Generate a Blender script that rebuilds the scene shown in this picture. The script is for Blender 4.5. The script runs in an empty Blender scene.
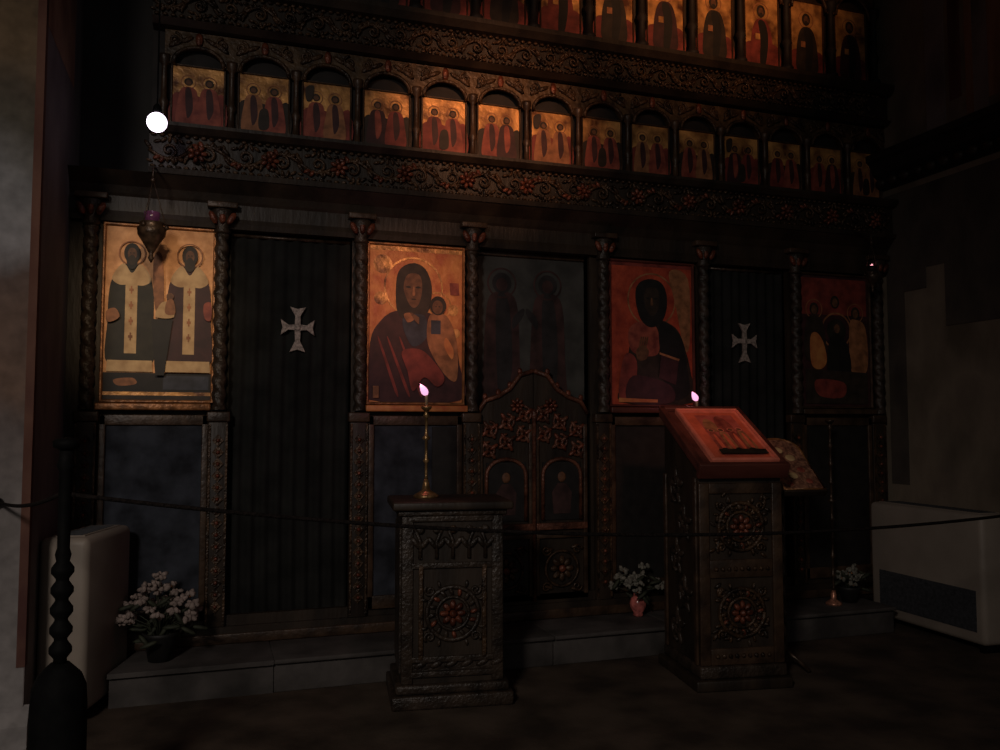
import bpy, bmesh, math, random
from mathutils import Vector, Matrix
random.seed(7)
PI = math.pi
scene = bpy.context.scene
COL = scene.collection
scene.view_settings.view_transform = 'Standard'
scene.view_settings.look = 'None'
scene.view_settings.gamma = 1.0
scene.view_settings.exposure = 0.0
scene.view_settings.use_curve_mapping = False

# ------------------------------------------------------------------ materials
def mat(name, col, rough=0.6, metal=0.0, var=0.35, scale=8.0, col2=None, bump=0.0, bscale=40.0, emit=None, estr=0.0, spec=0.4, detail=4.0, stretch=None, trans=0.0, world=False):
    m = bpy.data.materials.new(name); m.use_nodes = True
    nt = m.node_tree; b = nt.nodes['Principled BSDF']
    b.inputs['Roughness'].default_value = rough
    b.inputs['Metallic'].default_value = metal
    b.inputs['Specular IOR Level'].default_value = spec
    b.inputs['Transmission Weight'].default_value = trans
    tc = nt.nodes.new('ShaderNodeTexCoord'); mp = nt.nodes.new('ShaderNodeMapping')
    nt.links.new(nt.nodes.new('ShaderNodeNewGeometry').outputs['Position'] if world else tc.outputs['Object'], mp.inputs['Vector'])
    if stretch: mp.inputs['Scale'].default_value = stretch
    nz = nt.nodes.new('ShaderNodeTexNoise')
    nz.inputs['Scale'].default_value = scale; nz.inputs['Detail'].default_value = detail
    nt.links.new(mp.outputs['Vector'], nz.inputs['Vector'])
    rp = nt.nodes.new('ShaderNodeValToRGB')
    lo = [c*(1-var) for c in col] if col2 is None else col2
    hi = [min(1, c*(1+var)) for c in col] if col2 is None else col
    rp.color_ramp.elements[0].position = 0.35; rp.color_ramp.elements[0].color = (*lo, 1)
    rp.color_ramp.elements[1].position = 0.65; rp.color_ramp.elements[1].color = (*hi, 1)
    nt.links.new(nz.outputs['Fac'], rp.inputs['Fac'])
    nt.links.new(rp.outputs['Color'], b.inputs['Base Color'])
    if bump > 0:
        n2 = nt.nodes.new('ShaderNodeTexNoise'); n2.inputs['Scale'].default_value = bscale; n2.inputs['Detail'].default_value = 3
        nt.links.new(mp.outputs['Vector'], n2.inputs['Vector'])
        bp = nt.nodes.new('ShaderNodeBump'); bp.inputs['Strength'].default_value = bump; bp.inputs['Distance'].default_value = 0.02
        nt.links.new(n2.outputs['Fac'], bp.inputs['Height']); nt.links.new(bp.outputs['Normal'], b.inputs['Normal'])
    if emit:
        b.inputs['Emission Color'].default_value = (*emit, 1); b.inputs['Emission Strength'].default_value = estr
    return m

WOOD = mat('old_dark_wood', (.025, .016, .010), .5, 0, .5, 6, bump=.15, stretch=(1, 1, .25))
CARVE = mat('gilded_carving', (.052, .028, .014), .42, .25, .75, 14, bump=.5, bscale=60)
CARVEDIM = mat('carved_walnut', (.034, .023, .016), .42, .1, .5, 12, bump=.4, bscale=60)
CARVERED = mat('red_gilt_carving', (.13, .036, .018), .4, .25, .6, 18, bump=.4, bscale=60)
DOORGILT = mat('door_gilt', (.12, .045, .026), .42, .25, .6, 14, bump=.4, bscale=60)
GILTWOOD = mat('worn_gilt_wood', (.066, .038, .018), .45, .1, .6, 12, bump=.3)
DARKWOOD = mat('darker_wood', (.012, .009, .008), .7, 0, .4, 8)  # near-black wood tone for the row back, top colonnettes and wall cornice
MOULD = mat('moulding_wood', (.05, .028, .016), .42, .1, .5, 9, bump=.2)
CURTAIN = mat('black_velvet', (.016, .016, .015), .95, 0, .3, 5, spec=.1)
CROSSM = mat('silver_thread', (.36, .29, .25), .5, .2, .4, 60, bump=.4, bscale=150)
BLUEGREY = mat('slate_cloth', (.030, .033, .042), .9, 0, .5, 7, spec=.2)
STONE = mat('step_stone', (.060, .052, .048), .8, 0, .45, 4, bump=.2, bscale=20)
FLOORM = mat('floor_carpet', (.062, .044, .032), .85, 0, .45, 3, bump=.15, bscale=50, spec=.2)
CREAM = mat('heater_enamel', (.30, .25, .205), .5, 0, .08, 5)
GRILLE = mat('heater_grille', (.05, .052, .058), .6, 0, .3, 40)
IRON = mat('black_iron', (.004, .004, .004), .7, 0, .3, 20, spec=.08)
ROPE = mat('rope_fibre', (.012, .009, .008), .9, 0, .5, 90, bump=.5, bscale=200, spec=.1)
BRASS = mat('aged_brass', (.34, .20, .085), .32, .7, .5, 24, bump=.2, bscale=60)
DARKBRASS = mat('tarnished_brass', (.055, .034, .022), .36, .4, .5, 24, bump=.2)
FLAME = mat('candle_flame', (.5, .3, .4), .5, emit=(1.0, .45, .72), estr=1.2)
FLAMEDIM = mat('small_oil_flame', (1, .5, .6), .5, emit=(1, .36, .42), estr=1.6)
WAX = mat('candle_wax', (.30, .20, .12), .6, 0, .1)
GLOBE = mat('lit_globe_glass', (1, .95, 1), .4, emit=(.98, .80, 1.0), estr=3.2)
PURPLE = mat('violet_lamp_glass', (.09, .03, .075), .2, 0, .3, 30, emit=(.40, .10, .32), estr=.02)
REDGLASS = mat('ruby_glaze', (.48, .13, .11), .12, 0, .5, 30, spec=.9)
PETAL = mat('pale_petals', (.26, .20, .175), .8, 0, .3, 40)
PETALGREY = mat('grey_green_petals', (.17, .16, .13), .8, 0, .35, 40)
LEAFM = mat('dark_leaves', (.028, .032, .018), .7, 0, .4, 30)
POTM = mat('dark_pot', (.012, .011, .010), .6, 0, .3, 10)
FOOTPINK = mat('copper_foot', (.50, .22, .14), .35, .5, .4, 30)
# paints
GOLD = mat('gold_leaf_ground', (.88, .44, .14), .42, .25, .35, 7.5, bump=.3, bscale=30, col2=(.10, .034, .015), world=True)
GOLDY = mat('yellow_gold_ground', (.74, .37, .15), .5, .1, .25, 14, bump=.15, bscale=30, col2=(.46, .20, .065))
ORANGE = mat('orange_gold_ground', (.62, .25, .075), .5, .1, .3, 10, bump=.2, bscale=30, col2=(.42, .11, .04))
REDG = mat('red_ground', (.52, .078, .034), .55, .05, .3, 10, bump=.2, col2=(.27, .034, .018))
REDDEEP = mat('deep_red_paint', (.20, .035, .025), .6, 0, .4, 12)
CRIMSON = mat('crimson_robe', (.36, .085, .05), .6, 0, .45, 16, col2=(.16, .03, .022))
SIENNA = mat('sienna_paint', (.30, .12, .05), .6, 0, .4, 16)
PURPLEP = mat('plum_robe', (.062, .021, .021), .6, 0, .5, 14, col2=(.032, .011, .012))
DARKP = mat('umber_paint', (.028, .018, .012), .6, 0, .4, 14)
BLACKP = mat('black_paint', (.012, .010, .009), .6, 0, .3, 14)
GREENP = mat('dark_green_paint', (.019, .016, .010), .6, 0, .4, 14)
BLUEP = mat('slate_blue_paint', (.035, .038, .052), .6, 0, .4, 14)
SKIN = mat('icon_flesh_paint', (.17, .075, .035), .6, 0, .3, 30, col2=(.09, .036, .018))
CREAMP = mat('ivory_paint', (.62, .42, .21), .6, 0, .3, 14, col2=(.40, .24, .11))
GREYP = mat('faded_grey_paint', (.050, .047, .042), .8, 0, .35, 6)
GREYRED = mat('faded_wine_paint', (.045, .020, .018), .8, 0, .5, 9)
GREYDK = mat('faded_dark_paint', (.022, .018, .018), .8, 0, .4, 9)
PRINT = mat('print_orange', (.60, .12, .06), .5, 0, .2, 12)
PRINTPINK = mat('print_rose', (.50, .12, .085), .5, 0, .3, 16, col2=(.34, .065, .045))
PRINTEDGE = mat('print_border', (.70, .19, .12), .45, 0, .15, 12)
REDWOOD = mat('red_varnished_wood', (.09, .026, .018), .4, 0, .35, 8, stretch=(.3, 1, 1))
FRAMEGOLD = mat('old_gilt_frame', (.26, .11, .04), .4, .3, .5, 20, bump=.3)
BROCADE = mat('brocade', (.36, .16, .09), .7, 0, .6, 45, col2=(.10, .035, .022), bump=.5, bscale=80)

def fresco(name, cols, scale=1.3, stripes=None):
    m = bpy.data.materials.new(name); m.use_nodes = True
    nt = m.node_tree; b = nt.nodes['Principled BSDF']; b.inputs['Roughness'].default_value = .9
    b.inputs['Specular IOR Level'].default_value = .15
    tc = nt.nodes.new('ShaderNodeTexCoord'); mp = nt.nodes.new('ShaderNodeMapping')
    nt.links.new(tc.outputs['Object'], mp.inputs['Vector'])
    mp.inputs['Scale'].default_value = stripes or (1, 1, .6)
    n1 = nt.nodes.new('ShaderNodeTexNoise'); n1.inputs['Scale'].default_value = scale; n1.inputs['Detail'].default_value = 6
    nt.links.new(mp.outputs['Vector'], n1.inputs['Vector'])
    r = nt.nodes.new('ShaderNodeValToRGB'); e = r.color_ramp.elements
    while len(e) < len(cols): e.new(.5)
    for i, c in enumerate(cols):
        e[i].position = .30 + .40*i/(len(cols)-1); e[i].color = (*c, 1)
    nt.links.new(n1.outputs['Fac'], r.inputs['Fac']); nt.links.new(r.outputs['Color'], b.inputs['Base Color'])
    return m
PLASTER = fresco('sooty_plaster', [(.026, .025, .025), (.050, .048, .047), (.036, .034, .033)])
PIER = fresco('worn_fresco_pier', [(.17, .155, .155), (.40, .375, .375), (.24, .215, .21)], 1.6)
def mural(name, stops, z0, z1):
    m = bpy.data.materials.new(name); m.use_nodes = True
    nt = m.node_tree; b = nt.nodes['Principled BSDF']; b.inputs['Roughness'].default_value = .9; b.inputs['Specular IOR Level'].default_value = .15
    g = nt.nodes.new('ShaderNodeNewGeometry'); sp = nt.nodes.new('ShaderNodeSeparateXYZ'); nt.links.new(g.outputs['Position'], sp.inputs[0])
    n1 = nt.nodes.new('ShaderNodeTexNoise'); n1.inputs['Scale'].default_value = 2.2; n1.inputs['Detail'].default_value = 6; nt.links.new(g.outputs['Position'], n1.inputs['Vector'])
    ma = nt.nodes.new('ShaderNodeMath'); ma.operation = 'MULTIPLY_ADD'; nt.links.new(n1.outputs['Fac'], ma.inputs[0]); ma.inputs[1].default_value = .7; nt.links.new(sp.outputs['Z'], ma.inputs[2])
    mr = nt.nodes.new('ShaderNodeMapRange'); nt.links.new(ma.outputs[0], mr.inputs['Value']); mr.inputs['From Min'].default_value = z0+.35; mr.inputs['From Max'].default_value = z1+.35
    r = nt.nodes.new('ShaderNodeValToRGB'); e = r.color_ramp.elements
    while len(e) < len(stops): e.new(.5)
    for q, (z, c) in zip(e, stops): q.position = (z-z0)/(z1-z0); q.color = (*c, 1)
    nt.links.new(mr.outputs[0], r.inputs['Fac'])
    n2 = nt.nodes.new('ShaderNodeTexNoise'); n2.inputs['Scale'].default_value = 14; n2.inputs['Detail'].default_value = 5; nt.links.new(g.outputs['Position'], n2.inputs['Vector'])
    mx = nt.nodes.new('ShaderNodeMix'); mx.data_type = 'RGBA'; mx.blend_type = 'MULTIPLY'; mx.inputs[0].default_value = .7
    nt.links.new(r.outputs['Color'], mx.inputs[6]); nt.links.new(n2.outputs['Fac'], mx.inputs[7])
    hs = nt.nodes.new('ShaderNodeBrightContrast'); hs.inputs['Bright'].default_value = 0
    nt.links.new(mx.outputs[2], b.inputs['Base Color'])
    return m
PIER = mural('worn_mural_pier', [(.2, (.42, .39, .38)), (1.0, (.30, .27, .26)), (1.5, (.22, .18, .17)), (1.75, (.26, .17, .13)), (2.05, (.20, .14, .12)), (2.25, (.42, .40, .41)), (2.6, (.36, .35, .35)), (2.85, (.16, .14, .11)), (3.0, (.15, .12, .09)), (3.2, (.26, .18, .11)), (3.38, (.22, .15, .09)), (3.48, (.05, .05, .05))], 0, 4)
PIERBAND = fresco('red_fresco_band', [(.10, .045, .035), (.15, .075, .055), (.09, .04, .035)], 4)
OCHREF = fresco('ochre_fresco', [(.20, .11, .08), (.36, .22, .15), (.18, .11, .08)], 3)
DARKF = fresco('dark_fresco', [(.10, .088, .085), (.22, .19, .185), (.14, .12, .118)], 2)
BLACKF = fresco('blackish_fresco', [(.045, .038, .033), (.085, .07, .058), (.055, .046, .04)], 3)  # darker tone for rectangles on the right wall
RWALL = fresco('brown_fresco_wall', [(.12, .095, .07), (.22, .175, .13), (.12, .095, .075)], 2.2)
ROBEB = fresco('brown_fresco_robe', [(.20, .11, .065), (.28, .16, .10), (.15, .08, .05)], 5, (1, 1, .15))
ROBER = fresco('wine_fresco_robe', [(.10, .04, .04), (.14, .06, .055), (.07, .03, .03)], 5, (1, 1, .15))
CEILM = fresco('dark_ceiling_plaster', [(.03, .028, .026), (.05, .045, .04), (.035, .03, .03)])

# ------------------------------------------------------------------ mesh builder
class MB:
    def __init__(self):
        self.v = []; self.f = []; self.mi = []; self.mats = []; self.M = Matrix.Identity(4); self.smooth = []
    def slot(self, m):
        if m not in self.mats: self.mats.append(m)
        return self.mats.index(m)
    def add(self, vs, fs, m, smooth=False):
        o = len(self.v); s = self.slot(m)
        self.v += [tuple(self.M @ Vector(p)) for p in vs]
        for f in fs:
            self.f.append([i+o for i in f]); self.mi.append(s); self.smooth.append(smooth)
    def box(self, a, b, m, bev=0.0):
        (x0, y0, z0), (x1, y1, z1) = a, b
        if bev <= 0:
            vs = [(x, y, z) for z in (z0, z1) for y in (y0, y1) for x in (x0, x1)]
            fs = [(0, 2, 3, 1), (4, 5, 7, 6), (0, 1, 5, 4), (2, 6, 7, 3), (0, 4, 6, 2), (1, 3, 7, 5)]
            self.add(vs, fs, m); return
        bm = bmesh.new(); bmesh.ops.create_cube(bm, size=1)
        for v in bm.verts:
            v.co = Vector(((x0+x1)/2+v.co.x*(x1-x0), (y0+y1)/2+v.co.y*(y1-y0), (z0+z1)/2+v.co.z*(z1-z0)))
        bmesh.ops.bevel(bm, geom=bm.edges[:], offset=bev, segments=3, profile=.5, affect='EDGES')
        bm.verts.index_update()
        self.add([v.co[:] for v in bm.verts], [[v.index for v in f.verts] for f in bm.faces], m, True); bm.free()
    def lathe(self, prof, c, m, n=20, axis='Z', smooth=True):
        vs = []; fs = []
        for r, h in prof:
            for k in range(n):
                a = 2*PI*k/n
                p = (r*math.cos(a), r*math.sin(a), h)
                if axis == 'Y': p = (p[0], -p[2], p[1])
                vs.append((c[0]+p[0], c[1]+p[1], c[2]+p[2]))
        L = len(prof)
        for i in range(L-1):
            for k in range(n):
                fs.append((i*n+k, i*n+(k+1) % n, (i+1)*n+(k+1) % n, (i+1)*n+k))
        fs.append(tuple(range(n-1, -1, -1))); fs.append(tuple((L-1)*n+k for k in range(n)))
        self.add(vs, fs, m, smooth)
    def tube(self, pts, r, m, n=6, taper=None):
        pts = [Vector(p) for p in pts]; vs = []; fs = []
        for i, p in enumerate(pts):
            t = (pts[min(i+1, len(pts)-1)]-pts[max(i-1, 0)])
            if t.length < 1e-9: t = Vector((0, 0, 1))
            t.normalize()
            u = t.cross(Vector((0, 1, 0)))
            if u.length < .05: u = t.cross(Vector((1, 0, 0)))
            u.normalize(); w = t.cross(u)
            rr = r if taper is None else r*taper[i]
            for k in range(n):
                a = 2*PI*k/n; vs.append(p+u*(rr*math.cos(a))+w*(rr*math.sin(a)))
        for i in range(len(pts)-1):
            for k in range(n):
                fs.append((i*n+k, i*n+(k+1) % n, (i+1)*n+(k+1) % n, (i+1)*n+k))
        L = len(pts); fs.append(tuple(range(n-1, -1, -1))); fs.append(tuple((L-1)*n+k for k in range(n)))
        self.add(vs, fs, m, True)
    def ball(self, c, r, m, nu=12, nv=8, rot=0.0):
        rx, ry, rz = (r, r, r) if isinstance(r, (int, float)) else r
        ca, sa = math.cos(rot), math.sin(rot)
        vs = []; fs = []
        def P(x, y, z): return (c[0]+x*ca-z*sa, c[1]+y, c[2]+x*sa+z*ca)
        vs.append(P(0, 0, -rz))
        for i in range(1, nv):
            t = -PI/2+PI*i/nv
            for k in range(nu):
                a = 2*PI*k/nu; vs.append(P(rx*math.cos(t)*math.cos(a), ry*math.cos(t)*math.sin(a), rz*math.sin(t)))
        vs.append(P(0, 0, rz)); top = len(vs)-1
        for k in range(nu):
            fs.append((0, 1+(k+1) % nu, 1+k)); fs.append((top, 1+(nv-2)*nu+k, 1+(nv-2)*nu+(k+1) % nu))
        for i in range(nv-2):
            for k in range(nu):
                fs.append((1+i*nu+k, 1+i*nu+(k+1) % nu, 1+(i+1)*nu+(k+1) % nu, 1+(i+1)*nu+k))
        self.add(vs, fs, m, True)
    def prism(self, pts, y0, y1, m):           # outline in XZ extruded along Y
        n = len(pts)
        vs = [(x, y0, z) for x, z in pts]+[(x, y1, z) for x, z in pts]
        fs = [tuple(range(n)), tuple(range(2*n-1, n-1, -1))]+[(k, n+k, n+(k+1) % n, (k+1) % n) for k in range(n)]
        self.add(vs, fs, m)
    def moulding(self, x0, x1, prof, m):       # profile in (y,z) swept along X
        n = len(prof)
        vs = [(x0, y, z) for y, z in prof]+[(x1, y, z) for y, z in prof]
        fs = [tuple(range(n)), tuple(range(2*n-1, n-1, -1))]+[(k, n+k, n+(k+1) % n, (k+1) % n) for k in range(n)]
        self.add(vs, fs, m)
    def leaf(self, x, z, y, ang, L, W, m, th=.012):
        self.ball((x+math.cos(ang)*L/2, y, z+math.sin(ang)*L/2), (L/2, th, W/2), m, 8, 4, ang)
    def spiral(self, x, z, y, r, turns, a0, m, sgn=1, w=.009):
        pts = []; n = int(14*turns)+2
        for i in range(n):
            t = i/(n-1); a = a0+sgn*2*PI*turns*t; q = r*(1-.85*t)
            pts.append((x+q*math.cos(a), y, z+q*math.sin(a)))
        self.tube(pts, w, m, 5)
    def rosette(self, x, z, y, r, m, n=8, m2=None):
        for k in range(n):
            a = 2*PI*k/n; self.leaf(x+math.cos(a)*r*.25, z+math.sin(a)*r*.25, y, a, r*.8, r*.48, m, .014)
        self.ball((x, y-.008, z), (r*.3, .02, r*.3), m2 or m, 10, 6)
    def ring(self, x, z, y, r, w, m, n=28):
        pts = [(x+r*math.cos(2*PI*k/n), y, z+r*math.sin(2*PI*k/n)) for k in range(n+1)]
        self.tube(pts, w, m, 6)
    def build(self, name, parent=None):
        me = bpy.data.meshes.new(name)
        me.from_pydata(self.v, [], self.f)
        for m in self.mats: me.materials.append(m)
        me.polygons.foreach_set('material_index', self.mi)
        me.polygons.foreach_set('use_smooth', self.smooth)
        me.update()
        o = bpy.data.objects.new(name, me); COL.objects.link(o)
        if parent: o.parent = parent
        return o

def tag(o, label=None, cat=None, group=None, kind=None):
    if label: o['label'] = label
    if cat: o['category'] = cat
    if group: o['group'] = group
    if kind: o['kind'] = kind
    return o
def thing(name, label, cat, loc=(0, 0, 0), rz=0, group=None):
    o = bpy.data.objects.new(name, None); COL.objects.link(o); o.empty_display_size = .1
    o.location = loc; o.rotation_euler = (0, 0, rz)
    return tag(o, label, cat, group)

def smooth_outline(pts, k=5):
    out = []; n = len(pts)
    for i in range(n):
        p0, p1, p2, p3 = (Vector((*pts[(i+j) % n], 0)) for j in (-1, 0, 1, 2))
        for s in range(k):
            t = s/k
            q = .5*((2*p1)+(p2-p0)*t+(2*p0-5*p1+4*p2-p3)*t*t+(3*p1-p0-3*p2+p3)*t**3)
            out.append((q.x, q.y))
    return out
class Paint:
    """paint layers on a flat panel; u right, v down, both 0..1"""
    def __init__(self, w, h, ground, th=.025):
        self.w, self.h, self.mb, self.n = w, h, MB(), 0
        self.mb.box((-w/2, 0, 0), (w/2, th, h), ground)
    def poly(self, pts, m, smooth=True):
        self.n += 1; y = -.0007*self.n
        if smooth: pts = smooth_outline(pts)
        vs = [((u-.5)*self.w, y, (1-v)*self.h) for u, v in pts]
        # wind so the normal faces -Y
        area = sum(vs[i][0]*vs[(i+1) % len(vs)][2]-vs[(i+1) % len(vs)][0]*vs[i][2] for i in range(len(vs)))
        if area < 0: vs.reverse()
        self.mb.add(vs, [tuple(range(len(vs)))], m)
    def rect(self, u0, v0, u1, v1, m): self.poly([(u0, v0), (u1, v0), (u1, v1), (u0, v1)], m, False)
    def disc(self, u, v, r, m, ry=None):        # r as a share of the width
        ry = r*self.w/self.h if ry is None else ry
        self.poly([(u+r*math.cos(2*PI*k/24), v+ry*math.sin(2*PI*k/24)) for k in range(24)], m, False)
    def halo(self, u, v, r, m, t=.012):
        self.n += 1; y = -.0007*self.n
        vs = []; n = 28
        for q in (r, r-t):
            for k in range(n): a = 2*PI*k/n; vs.append(((u-.5+q*math.cos(a))*self.w, y, (1-v)*self.h+q*self.w*math.sin(a)))
        self.mb.add(vs, [(n+k, n+(k+1) % n, (k+1) % n, k)[::-1] for k in range(n)], m)

def frame_mb(w, h, t, d, m):                     # a moulded picture frame round a w x h panel (front at y=-d)
    mb = MB()
    prof = [(0, .02), (0, -d*.55), (t*.3, -d), (t*.7, -d), (t, -d*.4), (t, .02)]
    cs = [(-w/2, 0, -1, -1), (w/2, 0, 1, -1), (w/2, h, 1, 1), (-w/2, h, -1, 1)]
    vs = []; n = len(prof)
    for cx, cz, sx, sz in cs:
        for o, y in prof: vs.append((cx+sx*o, y, cz+sz*o))
    fs = []
    for c in range(4):
        d2 = (c+1) % 4
        for k in range(n-1): fs.append((c*n+k, c*n+k+1, d2*n+k+1, d2*n+k))
    mb.add(vs, fs, m); return mb

# ------------------------------------------------------------------ setting
XL, XR = -.775, 4.95
mb = MB(); mb.box((-3.2, -7.5, -.1), (5.2, .6, 0), FLOORM); tag(mb.build('floor'), kind='structure')
mb = MB(); mb.box((-3.2, .30, 0), (5.2, .6, 6.2), PLASTER); tag(mb.build('wall_back'), kind='structure')
mb = MB(); mb.box((-3.2, -7.5, 6.2), (5.2, .6, 6.4), CEILM); tag(mb.build('ceiling'), kind='structure')
# left pier with its frescoes
mb = MB()
mb.box((-3.2, -.85, 0), (XL, .30, 6.2), PIER)
mb.box((XL, -.85, 0), (XL+.004, .30, 6.2), DARKF)
mb.box((XL-.03, -.855, .35), (XL+.006, -.80, 6.2), PIERBAND)
mb.box((XL+.003, -.80, 3.35), (XL+.007, .0, 4.6), OCHREF)
mb.box((-3.2, -7.5, 0), (-2.9, -.85, 6.2), PIER)
tag(mb.build('wall_left'), kind='structure')
mb = MB(); mb.moulding(-3.0, XL+.03, [(-.84, 0), (-.90, 0), (-.90, .10), (-.87, .16), (-.84, .18)], PIER); tag(mb.build('baseboard_left'), kind='structure')
# right wall
mb = MB()
mb.box((XR, -7.5, 0), (5.2, .30, 6.2), RWALL)
x = XR-.004
for (y0, y1, z0, z1, m) in [(-1.06, -.98, 3.66, 5.2, ROBEB), (-.98, -.86, 3.6, 5.2, DARKF), (-.86, -.80, 3.6, 5.2, ROBEB), (-.76, -.66, 3.75, 5.2, ROBER), (-.62, -.45, 3.6, 5.2, DARKF), (-1.5, -1.06, 3.6, 5.2, ROBEB),
                            ]:
    mb.box((x, y0, z0), (XR+.01, y1, z1), m)
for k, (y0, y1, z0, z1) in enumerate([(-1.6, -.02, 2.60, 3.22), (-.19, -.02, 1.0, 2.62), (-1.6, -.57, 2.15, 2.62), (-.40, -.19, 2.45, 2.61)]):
    mb.box((x-.002*k, y0, z0), (XR+.01, y1, z1), BLACKF)  # blackish rectangles laid over the brown wall
tag(mb.build('wall_right'), kind='structure')
mb = MB()
mb.M = Matrix(((0, 1, 0, XR), (1, 0, 0, 0), (0, 0, 1, 0), (0, 0, 0, 1)))
mb.moulding(-7.4, .0, [(.02, 3.26), (-.05, 3.28), (-.05, 3.34), (-.10, 3.38), (-.13, 3.46), (-.16, 3.48), (-.16, 3.53), (.02, 3.55)], DARKWOOD)
for k in range(40):
    mb.ball((-.06-.12*k, -.075, 3.31), (.05, .03, .035), WOOD, 8, 5)
tag(mb.build('trim_1'), kind='structure')
# raised step
mb = MB()
xs = [-.39, .35, 1.18, 1.98, 2.80, 3.62, 4.55]
def slab(q, z0, z1):
    mb.add([(x, y, z) for z in (z0, z1) for x, y in q], [(3, 2, 1, 0), (4, 5, 6, 7)]+[(k, (k+1) % 4, 4+(k+1) % 4, 4+k) for k in range(4)], STONE)
slab([(-.462, -.42), (.348, -.42), (.348, -.01), (-.362, -.01)], 0, .155); slab([(-.470, -.45), (.349, -.45), (.349, -.01), (-.362, -.01)], .155, .18)
for a, b in list(zip(xs, xs[1:]))[1:]:
    mb.box((a+.002, -.42, 0), (b-.002, -.01, .155), STONE, .006)
    mb.box((a+.001, -.45, .155), (b-.001, -.01, .18), STONE, .008)
tag(mb.build('altar_step'), kind='structure')

# ------------------------------------------------------------------ iconostasis
ICO = thing('iconostasis', 'tall dark carved wooden altar screen holding rows of icons, filling the back of the room', 'altar screen', (2.1, 0, 0))
OX = 2.1
def ipart(mb, name, label=None):
    o = mb.build(name, ICO); o.matrix_parent_inverse = Matrix.Translation((-OX, 0, 0))
    if label: o['label'] = label
    return o
X0, X1 = -.79, 4.94
T0 = -.36                                      # left end of the upper rows
mb = MB(); mb.box((X0, .01, 0), (X1, .05, .34), WOOD); mb.box((X0, -.02, .18), (X1, .01, .24), MOULD, .008); mb.box((X0, -.012, .24), (X1, .01, .28), WOOD)
ipart(mb, 'plinth')
# backing boards between doors
mb = MB()
for a, b in ((X0, .07), (.82, 1.62), (2.44, 3.35), (4.05, X1)):
    mb.box((a, .03, .28), (b, .06, 2.62), WOOD)
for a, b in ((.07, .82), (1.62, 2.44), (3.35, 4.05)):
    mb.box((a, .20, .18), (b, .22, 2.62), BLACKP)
ipart(mb, 'back_board')
# pilasters + twisted columns
PX = [-.655, .045, .865, 1.585, 2.515, 3.30, 4.085, 4.835]
for i, px in enumerate(PX):
    mb = MB()
    mb.box((px-.055, -.02, .28), (px+.055, .03, 1.46), WOOD, .006)
    for k in range(15):
        z = .40+k*.068
        mb.prism([(px-.033, z), (px, z-.036), (px+.033, z), (px, z+.036)], -.032, -.02, CARVE)
        mb.ball((px, -.036, z), (.012, .01, .012), CARVERED, 6, 4)
    for s in (-1, 1): mb.box((px+s*.047-.006, -.03, .30), (px+s*.047+.006, -.018, 1.45), CARVE)
    mb.box((px-.065, -.035, 1.46), (px+.065, .03, 1.52), MOULD, .008)
    ipart(mb, 'pilaster')
    mb = MB(); n = 16; vs = []; fs = []; N = 90
    for j in range(N+1):
        z = 1.53+(2.56-1.53)*j/N; ph = j*.42
        for k in range(n):
            a = 2*PI*k/n; r = .028+.014*abs(math.cos((a+ph)))
            vs.append((px+r*math.cos(a), -.03+r*math.sin(a), z))
    for j in range(N):
        for k in range(n): fs.append((j*n+k, j*n+(k+1) % n, (j+1)*n+(k+1) % n, (j+1)*n+k))
    mb.add(vs, fs, CARVEDIM, True)
    ipart(mb, 'twisted_column')
    mb = MB()
    mb.lathe([(.035, 2.56), (.05, 2.575), (.04, 2.60), (.055, 2.66), (.065, 2.70), (.05, 2.71)], (px, -.03, 0), CARVEDIM, 12)
    for k in (-1, 0, 1): mb.leaf(px+k*.03, 2.61, -.075, PI/2-k*.5, .09, .04, CARVERED, .015)
    mb.box((px-.085, -.09, 2.71), (px+.085, .03, 2.745), MOULD, .006)
    ipart(mb, 'capital')
# architrave and the deep shadowed cove
mb = MB()
mb.moulding(X0, X1, [(.06, 2.60), (-.02, 2.60), (-.03, 2.63), (-.02, 2.66), (-.02, 2.745), (-.03, 2.76), (-.05, 2.80), (-.10, 2.85), (-.12, 2.87), (.06, 2.87)], WOOD)
ipart(mb, 'architrave')

def scroll_frieze(mb, x0, x1, zc, hh, y, step, m, m2):
    n = int((x1-x0)/step)
    for k in range(n):
        x = x0+step*(k+.5); s = 1 if k % 2 else -1
        pts = [(x-step/2+step*t/8, y, zc+s*hh*.55*math.sin(PI*t/8)) for t in range(9)]
        mb.tube(pts, .011, m, 5)
        mb.spiral(x, zc-s*hh*.05, y, hh*.52, 1.3, (PI/2)*s, m, -s, .009)
        for a in (.5, 1.2, 2.1, 2.7): mb.leaf(x+math.cos(a)*step*.2, zc+s*hh*.35, y, s*a, hh*.62, hh*.30, m if a < 2 else m2, .014)
        mb.leaf(x+step*.42, zc, y, -s*.9, hh*.8, hh*.3, m, .012); mb.leaf(x-step*.42, zc, y, PI+s*.9, hh*.8, hh*.3, m, .012)
        for j in range(5):
            a = -s*(.3+.55*j); mb.leaf(x+(j-2)*step*.2, zc-s*hh*.55, y+.004, a, hh*.55, hh*.24, m, .012)
            mb.leaf(x+(j-2)*step*.2, zc+s*hh*.8, y+.004, PI+s*(.3+.4*j), hh*.45, hh*.2, m, .012)
    for k in range(int((x1-x0)/.045)):
        for q in (-1, 1): mb.ball((x0+.022+.045*k, y, zc+q*hh*1.08), (.017, .012, .010), m, 6, 4)
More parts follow.
